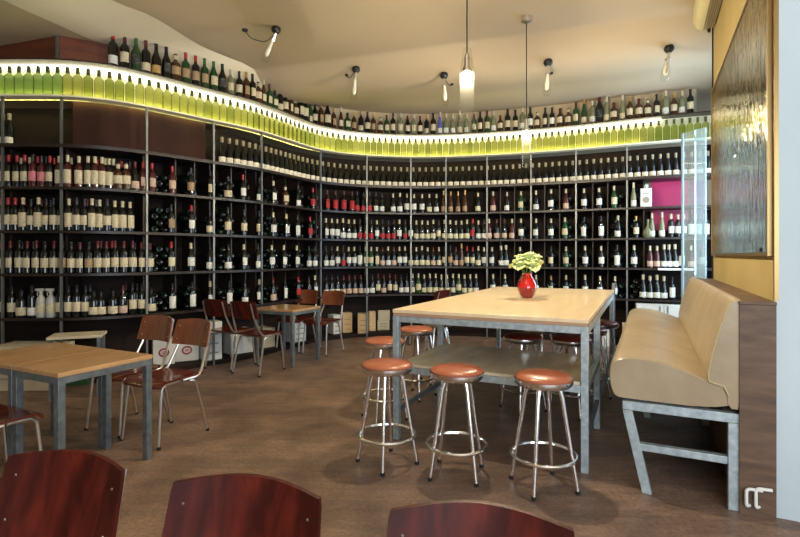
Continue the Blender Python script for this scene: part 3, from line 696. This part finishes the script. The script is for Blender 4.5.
f = MB().box(.01, .001, 1.325, 2.64, .03, 1.344).box(.01, .001, 1.345, .034, .03, 2.94).box(2.621, .001, 1.345, 2.64, .03, 2.94).box(.035, .001, 2.921, 2.621, .03, 2.94)
f.build('mirror_frame', M['brass'], t)
MB().lathe([(0, 0), (.012, .0), (.012, .012), (0, .014)], 12, Matrix.Translation((.15, .03, 1.36)) @ Matrix.Rotation(R(-90), 4, 'X')).build('fixing_screw', M['black'], t)

# low wooden partition behind the bench
t = thing('wooden_partition', 'low brown wood clad partition behind the tan bench', 'partition', wallM().translation, R(63.5))
MB().box(-.05, .006, 0, 2.72, .158, 1.075).build('panelling', M['wood_panel'], t)
MB().box(-.062, .005, 0, -.051, .16, 1.075).build('end_panel', M['wood_panel_h'], t)
MB().box(-.066, .003, 1.076, 2.73, .162, 1.093).build('ledge', M['wood_panel_h'], t, .003)
# pipe stubs at its foot
for k, (dx, hh) in enumerate(((.115, .13), (.075, .14))):
    p = wallM() @ Vector((-.063, dx + .005, .05))
    o = MB().tube(arc([(.012, .006, 0), (-.02, -.01, 0), (-.02, -.01, hh - .04), (.045, -.035, hh - .04)], .02, 5), .008, 8).build('pipe_stub', M['steel_rail'], None, 0, p)
    tag(o, ('left' if k == 0 else 'right') + ' one of two bent white pipe ends at the wooden partition foot', 'pipe', 'bent pipe ends at the partition foot')

# ---------------------------------------------------------------- bench
B0 = Vector((1.762, 2.585, 0)); BL = 2.97
t = thing('upholstered_bench', 'long tan leatherette bench with backrest on a galvanised frame', 'bench', B0, R(63.5))
def bx(a0, n0, z0, a1, n1, z1): return (a0, n0, z0, a1, n1, z1)    # a along bench, n towards the table
# seat side outline (n, z)
seat = [(.0, .515), (.56, .515), (.605, .525), (.625, .57), (.632, .64), (.625, .70), (.595, .735), (.53, .752), (.44, .75), (.34, .735), (.24, .70), (.16, .668), (.08, .655), (.0, .655)]
def extr(prof, a0, a1, n=24, puff=0):
    mb = MB(); m = len(prof); vs = []; fs = []
    cx = sum(p[0] for p in prof) / m; cz = sum(p[1] for p in prof) / m
    ss = [0, .006, .02] + [i / n for i in range(1, n)] + [.98, .994, 1]
    for i, u in enumerate(ss):
        e = min(u, 1 - u) * (a1 - a0); k = 1 - .035 * max(0, 1 - e / .03) ** 2
        wv = 1 + puff * math.sin(u * 31) * .004
        for (y, z) in prof: vs.append((a0 + (a1 - a0) * u, cx + (y - cx) * k, cz + (z - cz) * k * wv))
    q = len(ss)
    for i in range(q - 1):
        for k in range(m):
            l = (k + 1) % m; fs.append((i * m + k, i * m + l, (i + 1) * m + l, (i + 1) * m + k))
    fs += [tuple(range(m - 1, -1, -1)), tuple((q - 1) * m + k for k in range(m))]
    return mb.add(vs, fs)
def round_prof(p, n=3):
    P = [Vector((a, b)) for a, b in p]
    for _ in range(n - 1):
        Q = []
        for i in range(len(P)):
            a, b = P[i], P[(i + 1) % len(P)]; Q += [a * .75 + b * .25, a * .25 + b * .75]
        P = Q
    return [(v.x, v.y) for v in P]
extr(round_prof(seat), -.0, BL, puff=1).build('seat_cushion', M['leather'], t)
back = [(-.005, .52), (.055, .52), (.06, .62), (.135, .645), (.15, .69), (.13, .80), (.10, .92), (.06, 1.04), (.035, 1.098), (.005, 1.105), (-.005, 1.09)]
extr(round_prof(back, 2), -.005, BL).build('backrest', M['leather'], t)
MB().tube([(-.006, a, b) for a, b in [(.055, .60), (.075, .645), (.14, .66), (.145, .70), (.128, .80), (.10, .92), (.062, 1.04), (.036, 1.095)]], .005, 6).build('piping', M['piping'], t)
def frame(a):
    g = MB(); wd = .05
    g.box(a, -.0, .455, a + wd, .56, .505)
    g.box(a, 0, 0, a + wd, .055, .454)
    g.box(a + .004, .056, .235, a + wd - .004, .49, .275)
    g.add([(a, .51, .454), (a, .56, .454), (a + wd, .56, .454), (a + wd, .51, .454), (a, .41, 0), (a, .46, 0), (a + wd, .46, 0), (a + wd, .41, 0)], [(0, 1, 2, 3), (4, 7, 6, 5), (0, 4, 5, 1), (1, 5, 6, 2), (2, 6, 7, 3), (3, 7, 4, 0)])
    g.build('leg_frame', M['galv'], t, .003)
for a in (.0, 1.45, BL - .06): frame(a)
MB().box(.051, .50, .46, BL - .061, .55, .50).box(.051, .01, .46, BL - .061, .05, .50).build('side_rail', M['galv'], t, .003)

# ---------------------------------------------------------------- big bar table
T0 = Vector((1.142, 3.03, 0)); TL, TW, TH = 2.87, 1.33, .939
t = thing('bar_table', 'large high maple topped table on a galvanised steel frame', 'table', T0, R(64))
# local x = along table away from the camera, y = towards the left
MB().box(0, 0, TH - .026, TL, TW, TH).build('tabletop', M['maple'], t, .003)
MB().box(-.002, .006, TH - .046, TL - .002, TW - .006, TH - .0265).build('tabletop_edge', M['maple_edge'], t, .002)
fz1 = TH - .0465; fz0 = fz1 - .045; P = .045
MB().box(.0, P, fz0, P, TW - P, fz1).box(TL - P, P, fz0, TL, TW - P, fz1).box(P, 0, fz0, TL - P, P, fz1).box(P, TW - P, fz0, TL - P, TW, fz1).build('top_frame', M['galv'], t, .003)
for a in (0, .87, TL - P):
    for b in (0, TW - P):
        z1 = fz1 if not (a > 2 and b == 0) else fz0 - .001
        MB().box(a, b, 0, a + P, b + P, fz0 - .001 if 0 < a < 2 else z1).build('leg', M['galv'], t, .003)
MB().box(TL + .001, -.01, 0, TL + .03, .02, TH + .075).build('end_post', M['post'], t, .003)
sz = .53
MB().box(.003, P, sz - .045, P - .003, TW - P, sz).box(.873, P, sz - .045, .87 + P - .003, TW - P, sz).box(P, .003, sz - .045, .87, P - .003, sz).box(P, TW - P + .003, sz - .045, .87, TW - .003, sz).build('shelf_frame', M['galv'], t, .003)
MB().box(.01, .05, sz + .001, .91, TW - .05, sz + .022).build('lower_shelf', M['grey_wood'], t, .003)
MB().box(P, .006, .19, TL - P, .032, .225).build('foot_rail', M['grey_steel'], t, .003)
MB().box(P, TW - .032, .19, TL - P, TW - .006, .225).build('foot_rail', M['grey_steel'], t, .003)

# ---------------------------------------------------------------- stools
def make_stool(vin, nm='bar_stool'):
    r = thing(nm, 'x', 'stool'); H = .635
    MB().lathe([(.0, H - .02), (.150, H - .02), (.158, H - .015), (.160, H - .004), (.152, H + .006), (.12, H + .014), (.06, H + .018), (0, H + .019)], 36).build('seat_pad', M[vin], r)
    MB().lathe([(.130, H - .055), (.150, H - .05), (.163, H - .035), (.1655, H - .022), (.1655, H - .012), (.161, H - .012), (.161, H - .021), (.0, H - .021)], 36).build('seat_rim', M['chrome'], r)
    MB().lathe([(.0, H - .052), (.128, H - .052), (.128, H - .048), (.0, H - .048)], 24).build('seat_plate', M['dull_chrome'], r)
    for k in range(4):
        a = math.pi / 4 + k * math.pi / 2 + .12; c, s_ = math.cos(a), math.sin(a)
        l = MB().tube([(c * .085, s_ * .085, H - .053), (c * .105, s_ * .105, H - .11), (c * .190, s_ * .190, .018)], [.017, .0125, .0115], 10).build('leg', M['chrome'], r)
        MB().lathe([(.013, 0), (.0145, .004), (.0135, .02)], 10, Matrix.Translation((c * .191, s_ * .191, 0))).build('rubber_foot', M['rubber'], l)
    N = 40; rr = .181
    MB().tube([(rr * math.cos(2 * math.pi * i / N), rr * math.sin(2 * math.pi * i / N), .185) for i in range(N)], .0105, 8, closed=True).build('foot_ring', M['chrome'], r)
    return r
s1 = make_stool('vinyl'); s2 = make_stool('vinyl_shaded')
def put_stool(base, used, X, Y, rz, label, group):
    o = base if base not in used else dup(base)
    used.append(base); o.location = (X, Y, 0); o.rotation_euler = (0, 0, rz); o['label'] = label; o['group'] = group
kids(s1); kids(s2); [kids(c) for c in list(s1.children) + list(s2.children)]
used = []
G1 = 'terracotta stools around the big table'; G2 = 'shade-darkened stools tucked under the big table'
put_stool(s1, used, -.083, 3.20, .55, 'terracotta bar stool at the left front leg of the high table', G1)
put_stool(s1, used, .345, 3.04, -.40, 'middle terracotta bar stool of the three in front of high table', G1)
put_stool(s1, used, .825, 2.875, .12, 'terracotta bar stool nearest the camera at right front of high table', G1)
put_stool(s1, used, -.125, 4.08, .35, 'terracotta bar stool, nearest of those along the table left side', G1)
put_stool(s1, used, .15, 4.72, .8, 'terracotta bar stool, middle of those along the table left side', G1)
put_stool(s1, used, .40, 5.28, .2, 'terracotta bar stool, farthest of those along the table left side', G1)
put_stool(s2, used, 1.06, 4.31, .3, 'shade-darkened terracotta bar stool under the table behind its lower shelf, left one', G2)
put_stool(s2, used, 1.44, 4.20, .7, 'shade-darkened terracotta bar stool under the table behind its lower shelf, right one', G2)
put_stool(s2, used, 1.36, 4.84, .5, 'shade-darkened terracotta bar stool under the table, second row, left one', G2)
put_stool(s2, used, 1.78, 4.72, .1, 'shade-darkened terracotta bar stool under the table, second row, right one', G2)
put_stool(s2, used, 2.08, 5.16, .6, 'shade-darkened terracotta bar stool farthest under the table near the bench far end', G2)

# ---------------------------------------------------------------- vase with flowers on the table
VP = Vector((1.156, 4.55, TH + .001))
t = thing('flower_vase', 'round red glass vase standing on the big maple table', 'vase', VP)
MB().lathe([(0, .003), (.045, 0), (.068, .03), (.084, .07), (.087, .095)], 28).build('vase_base', M['vase'], t)
MB().lathe([(.087, .0955), (.083, .13), (.066, .17), (.043, .20), (.040, .215), (.046, .225), (.042, .225), (.036, .213), (.04, .195)], 28).build('vase_body', M['vase_top'], t)
t2 = thing('flower_bunch', 'pale green ruffled flower heads in the red vase', 'flowers', VP + Vector((0, 0, .066)))
rng = random.Random(3)
def petal(c, yaw, tilt, L_, Wd):
    Mx = Matrix.Translation(c) @ Matrix.Rotation(yaw, 4, 'Z') @ Matrix.Rotation(tilt, 4, 'Y')
    mb = MB()
    mb.grid(lambda u, v: Mx @ Vector((L_ * u, Wd * (v - .5) * 2 * math.sin(math.pi * min(1, .12 + u * .85)) ** .6, .025 * math.sin(u * 3) + .018 * abs(v - .5) * 2 + .006 * math.sin(v * 19 + u * 5))), 8, 8)
    mb2 = MB(); n = len(mb.v); mb2.add(mb.v, mb.f); mb2.add([(x, y, z - .002) for x, y, z in mb.v], [tuple(reversed(f)) for f in mb.f]); return mb2
heads = [(-.070, -.03, .205, 9), (-.01, -.02, .255, 9), (.065, .0, .225, 9), (.02, -.06, .20, 8), (-.03, .05, .22, 8)]
for hx, hy, hz, n in heads:
    mb = MB()
    for k in range(n):
        p = petal(Vector((hx, hy, hz)), k * 2.4 + rng.random(), -.9 + 1.3 * k / n + rng.uniform(-.2, .2), .095 + .025 * rng.random(), .062); mb.add(p.v, p.f)
    f = mb.build('flower_head', M['petal'], t2)
    MB().tube([(hx * .1, hy * .1, 0), (hx * .35, hy * .35, .16), (hx, hy, hz)], .0035, 6).build('stem', M['stem'], t2)

# ---------------------------------------------------------------- chairs
def make_chair(ply='ply', seat_m='ply_seat'):
    """faces +y; origin on the floor under the seat centre"""
    r = thing('dining_chair', 'x', 'chair'); w = .175
    def seat_f(u, v, dz=0):
        x = (u - .5) * .40 * (1 - .06 * (1 - v)); y = -.18 + .40 * v
        ex = abs(u - .5) * 2; z = .445 - .010 * math.cos((u - .5) * math.pi) * math.sin(v * math.pi) - .028 * max(0, (v - .85) / .15) ** 2
        y += -.03 * ex ** 6 * (1 if v > .9 else 0)
        return Vector((x, y, z + dz))
    mb = MB(); nu, nv = 14, 14
    mb.grid(lambda u, v: seat_f(u, v, .006), nu, nv); mb.grid(lambda u, v: seat_f(1 - u, v, -.006), nu, nv)
    def rim(fn, n):
        k = len(mb.v)
        for i in range(n + 1): mb.v += [tuple(fn(i / n, .006)), tuple(fn(i / n, -.006))]
        mb.f += [(k + 2 * i, k + 2 * i + 1, k + 2 * i + 3, k + 2 * i + 2) for i in range(n)]
    rim(lambda s, d: seat_f(s, 0, d), nu); rim(lambda s, d: seat_f(1 - s, 1, d), nu); rim(lambda s, d: seat_f(1, s, d), nv); rim(lambda s, d: seat_f(0, 1 - s, d), nv)
    mb.build('seat', M[seat_m], r)
    BH = .185
    def back_f(u, v, d=0):
        ww = .375 * (1 - .05 * v - .02 * (v < .08) - .012 * max(0, v - .9) / .1); x = (u - .5) * ww; z = .63 + BH * v + .012 * math.sin(u * math.pi) * (1 if v > .5 else -.4)
        y = -.215 - .045 * math.cos((u - .5) * math.pi) - .05 * v + .0
        return Vector((x, y + d, z))
    mb = MB(); mb.grid(lambda u, v: back_f(u, v, .006), 16, 10); mb.grid(lambda u, v: back_f(1 - u, v, -.006), 16, 10)
    def rim2(fn, n):
        k = len(mb.v)
        for i in range(n + 1): mb.v += [tuple(fn(i / n, .006)), tuple(fn(i / n, -.006))]
        mb.f += [(k + 2 * i, k + 2 * i + 1, k + 2 * i + 3, k + 2 * i + 2) for i in range(n)]
    rim2(lambda s, d: back_f(1 - s, 0, d), 16); rim2(lambda s, d: back_f(s, 1, d), 16); rim2(lambda s, d: back_f(0, s, d), 10); rim2(lambda s, d: back_f(1, 1 - s, d), 10)
    b = mb.build('backrest', M[ply], r)
    for x in (-.150, .150):
        for z in (.67, .77): MB().lathe([(0, 0), (.0035, 0), (.003, .0015), (0, .002)], 8, Matrix.Translation((x, -.232 - (z - .63) * .27 + .012, z)) @ Matrix.Rotation(R(-90), 4, 'X')).build('rivet', M['dull_chrome'], b)
    tr = .0105
    for sx in (-1, 1):
        f = MB().tube(arc([(sx * .190, .205, .012), (sx * .172, .165, .425), (sx * .172, .02, .428)], .05, 6), tr, 8).build('leg', M['dull_chrome'], r)
        MB().lathe([(.012, 0), (.0135, .003), (.0125, .02)], 8, Matrix.Translation((sx * .1955, .206, 0))).build('rubber_foot', M['rubber'], f)
        k = MB().tube(arc([(sx * .195, -.215, .012), (sx * .175, -.12, .40), (sx * .175, -.06, .414)], .05, 6), tr, 8).build('leg', M['dull_chrome'], r)
        MB().lathe([(.012, 0), (.0135, .003), (.0125, .02)], 8, Matrix.Translation((sx * .1955, -.217, 0))).build('rubber_foot', M['rubber'], k)
        MB().tube(arc([(sx * .184, .0, .428), (sx * .184, -.16, .43), (sx * .150, -.250, .63), (sx * .142, -.299, .80)], .06, 6), tr, 8).build('back_frame', M['dull_chrome'], r)
    MB().tube([(-.172, .12, .421), (.172, .12, .421)], .008, 8).tube([(-.172, -.09, .412), (.172, -.09, .412)], .008, 8).build('seat_frame', M['dull_chrome'], r)
    kids(r); [kids(c) for c in r.children]
    return r
ch1 = make_chair('ply'); ch2 = make_chair('ply_light')
usedc = []
def put_chair(base, X, Y, ang, label, group=None):
    """ang: world direction the chair faces, degrees"""
    o = base if base not in usedc else dup(base)
    usedc.append(base); o.location = (X, Y, 0); o.rotation_euler = (0, 0, R(ang - 90)); o['label'] = label
    if group: o['group'] = group
    return o
GC = 'chairs at the small tables'
def mid(p, q): return ((p[0] + q[0]) / 2, (p[1] + q[1]) / 2)
# beyond the near small table
put_chair(ch2, -1.73, 3.68, 64 + 180, 'brown plywood chair, right of the pair behind the near table, before white cartons', GC)
put_chair(ch2, -2.12, 3.90, 64 + 180, 'brown plywood chair, left of the pair behind the near table, overlapped by neighbour', GC)
# chair at the left edge, seat half under the near table
put_chair(ch1, -2.26, 2.72, 64, 'red chair at left edge, only its seat and front leg showing', GC)
# at the far small table
put_chair(ch1, -1.61, 5.72, 64, 'red chair turned away, right of the two in front of far small table', GC)
put_chair(ch1, -2.02, 5.98, 66, 'red chair turned away, left of the two in front of far small table', GC)
put_chair(ch2, -1.05, 6.82, 64 + 180, 'brown chair behind the far small table, right one of the pair', GC)
put_chair(ch2, -1.45, 7.02, 64 + 180, 'brown chair behind the far small table, left one of the pair', GC)
put_chair(ch1, .42, 7.40, 140, 'small distant red chair showing above the left edge of high table', GC)
# three backs across the bottom of the picture
put_chair(ch1, -.90, .985, 255, 'foreground chair back at bottom left corner of the picture', GC)
put_chair(ch1, -.40, .84, 257, 'foreground chair back at bottom, between the two other foreground backs', GC)
put_chair(ch1, .098, .715, 258, 'foreground chair back at bottom centre, rightmost of the three', GC)

# ---------------------------------------------------------------- small square tables
def make_table(a, b, label, loc):
    r = thing('small_table', label, 'table', loc, R(64), 'small square beech tables'); h = .680; P = .04
    MB().box(0, 0, h - .026, a, b, h).build('tabletop', M['beech'], r, .003)
    MB().box(.003, P, h - .065, P, b - P, h - .027).box(a - P, P, h - .065, a - .003, b - P, h - .027).box(P, .003, h - .065, a - P, P, h - .027).box(P, b - P, h - .065, a - P, b - .003, h - .027).build('apron_frame', M['grey_steel'], r, .002)
    for x in (.003, a - P - .003):
        for y in (.003, b - P - .003): MB().box(x, y, 0, x + P, y + P, h - .027).build('leg', M['grey_steel'], r, .003)
    return r
A0 = Vector((-1.875, 2.74, 0))
make_table(.59, .455, 'small beech table at left, its near corner above the bottom edge', A0)
make_table(.59, .60, 'small beech table cut by the left edge, joined to its twin', A0 + E2 * .458)
make_table(.56, .60, 'far small beech table in front of the shelves with four chairs', (-1.26, 5.88, 0))

# ---------------------------------------------------------------- cartons and crates on the floor
def carton(x, y, wd, dp, ht, rz, m, label, name='carton', emblem=None, handle=True, z=0, cat='box', stripes=False):
    p = px(x, y, Z=z) if y else x
    t = thing(name, label, cat, p, rz, 'boxes along the foot of the shelves')
    b = MB().box(-wd / 2, 0, 0, wd / 2, dp, ht).build('box_body', M[m], t, .004)
    MB().box(-wd / 2 + .002, dp / 2 - .004, ht, wd / 2 - .002, dp / 2 + .004, ht + .0015).build('lid_seam', M['print'], t)
    if emblem:
        e = MB(); T = Matrix.Translation((0, -.0015, ht * .55)) @ Matrix.Rotation(R(90), 4, 'X')
        e.tube([T @ Vector((.050 * math.cos(q * .2618), .042 * math.sin(q * .2618), 0)) for q in range(24)], .010, 6, closed=True); e.box(-.026, -.0035, ht * .55 - .012, .026, -.001, ht * .55 - .003); e.box(-.022, -.0035, ht * .55 + .004, .022, -.001, ht * .55 + .012)
        e.build('printed_emblem', M['ink_red'], t)
        MB().box(-wd / 2 + .02, -.002, .02, -wd / 2 + .05, -.0005, .045).box(wd / 2 - .05, -.002, .02, wd / 2 - .02, -.0005, .045).build('printed_mark', M['ink_dark'], t)
    if stripes:
        e = MB()
        for k in range(3): e.box(-wd * .3, -.002, ht * (.25 + .22 * k), wd * .3, -.0005, ht * (.25 + .22 * k) + .018)
        e.build('printed_lines', M['print'], t)
    return t
hL = heading(s_at(30))
carton(20, 391, .62, .36, .43, R(2), 'carton_c', 'large cream carton on the floor behind near table at far left', stripes=True)
tb = px(78, None, 4.75); 
t = thing('low_side_table', 'low small table with pale top beside the cream carton', 'table', (tb.x, tb.y, 0), R(22))
MB().box(-.22, -.15, .555, .22, .15, .58).build('tabletop', M['carton_c'], t, .003)
for x in (-.205, .175):
    for y in (-.13, .10): MB().box(x, y, 0, x + .03, y + .03, .554).build('leg', M['grey_steel'], t)
g = carton(66, 386, .40, .3, .16, R(10), 'green_box', 'low green crate under the small pale topped table', name='plastic_crate', z=0)
def wbox(x, yb, wpx, ypt, rz, m, label, dp=.3, **k):
    """carton given by its bottom row, width and top row"""
    p = px(x, yb); return carton(p, None, wpx / 500 * p.y, dp, (yb - ypt) / 500 * p.y, rz, m, label, **k)
wbox(164, 369, 20, 339, R(32), 'carton_w', 'white carton with round red emblem, left of two behind brown chairs', emblem=True)
wbox(187, 365, 22, 338, R(30), 'carton_w', 'white carton with round red emblem, right of two behind brown chairs', emblem=True)
wbox(213, 364, 18, 322, R(38), 'carton_w', 'tall white carton in front of shelf behind distant red chairs', dp=.25, stripes=True)
wbox(243, 357, 26, 330, R(44), 'carton_w', 'white carton on floor behind right distant red chair', dp=.28)
wbox(269, 351, 14, 328, R(48), 'carton_c', 'cream carton between distant red chair and far small table', dp=.28)
wbox(300, 345, 16, 322, R(52), 'carton_w', 'white carton under the far small table', dp=.28, stripes=True)
wbox(337.5, 337, 9, 315, R(35), 'carton_w', 'white carton behind rear chair, leftmost of those beside crates', dp=.25, stripes=True)
wbox(347.5, 335.6, 10, 313, R(25), 'crate', 'pale wooden wine crate with stamp, left of two crates', name='wine_crate', dp=.25, stripes=True)
wbox(363, 336.5, 10.5, 314, R(4), 'crate', 'upright yellow pine wine crate standing out at the shelf foot', name='wine_crate', dp=.2, stripes=True)
wbox(372.5, 333.8, 6.5, 311.5, R(15), 'crate', 'narrow pine wine crate right of the upright yellow crate', name='wine_crate', dp=.2)
wbox(383.5, 333, 12, 320.5, R(10), 'carton_c', 'lower cream box of the stack left of high table corner', dp=.22, stripes=True)
p = px(384, 333); carton(Vector((p.x, p.y + .01, 12.6 / 500 * p.y)), None, .20, .2, .17, R(10), 'carton_c', 'upper cream box of the stack left of high table corner')
wbox(356, 333.5, 6, 311, R(12), 'red_box', 'narrow red brown carton between the wooden wine crates', dp=.16)
wbox(608, 346.5, 11, 329, R(-20), 'carton_w', 'white carton beyond the far table post near bench', dp=.25)
wbox(628, 347, 10, 324, R(-22), 'crate', 'pine crate beside shelf post near the far bench end', name='wine_crate', dp=.2)
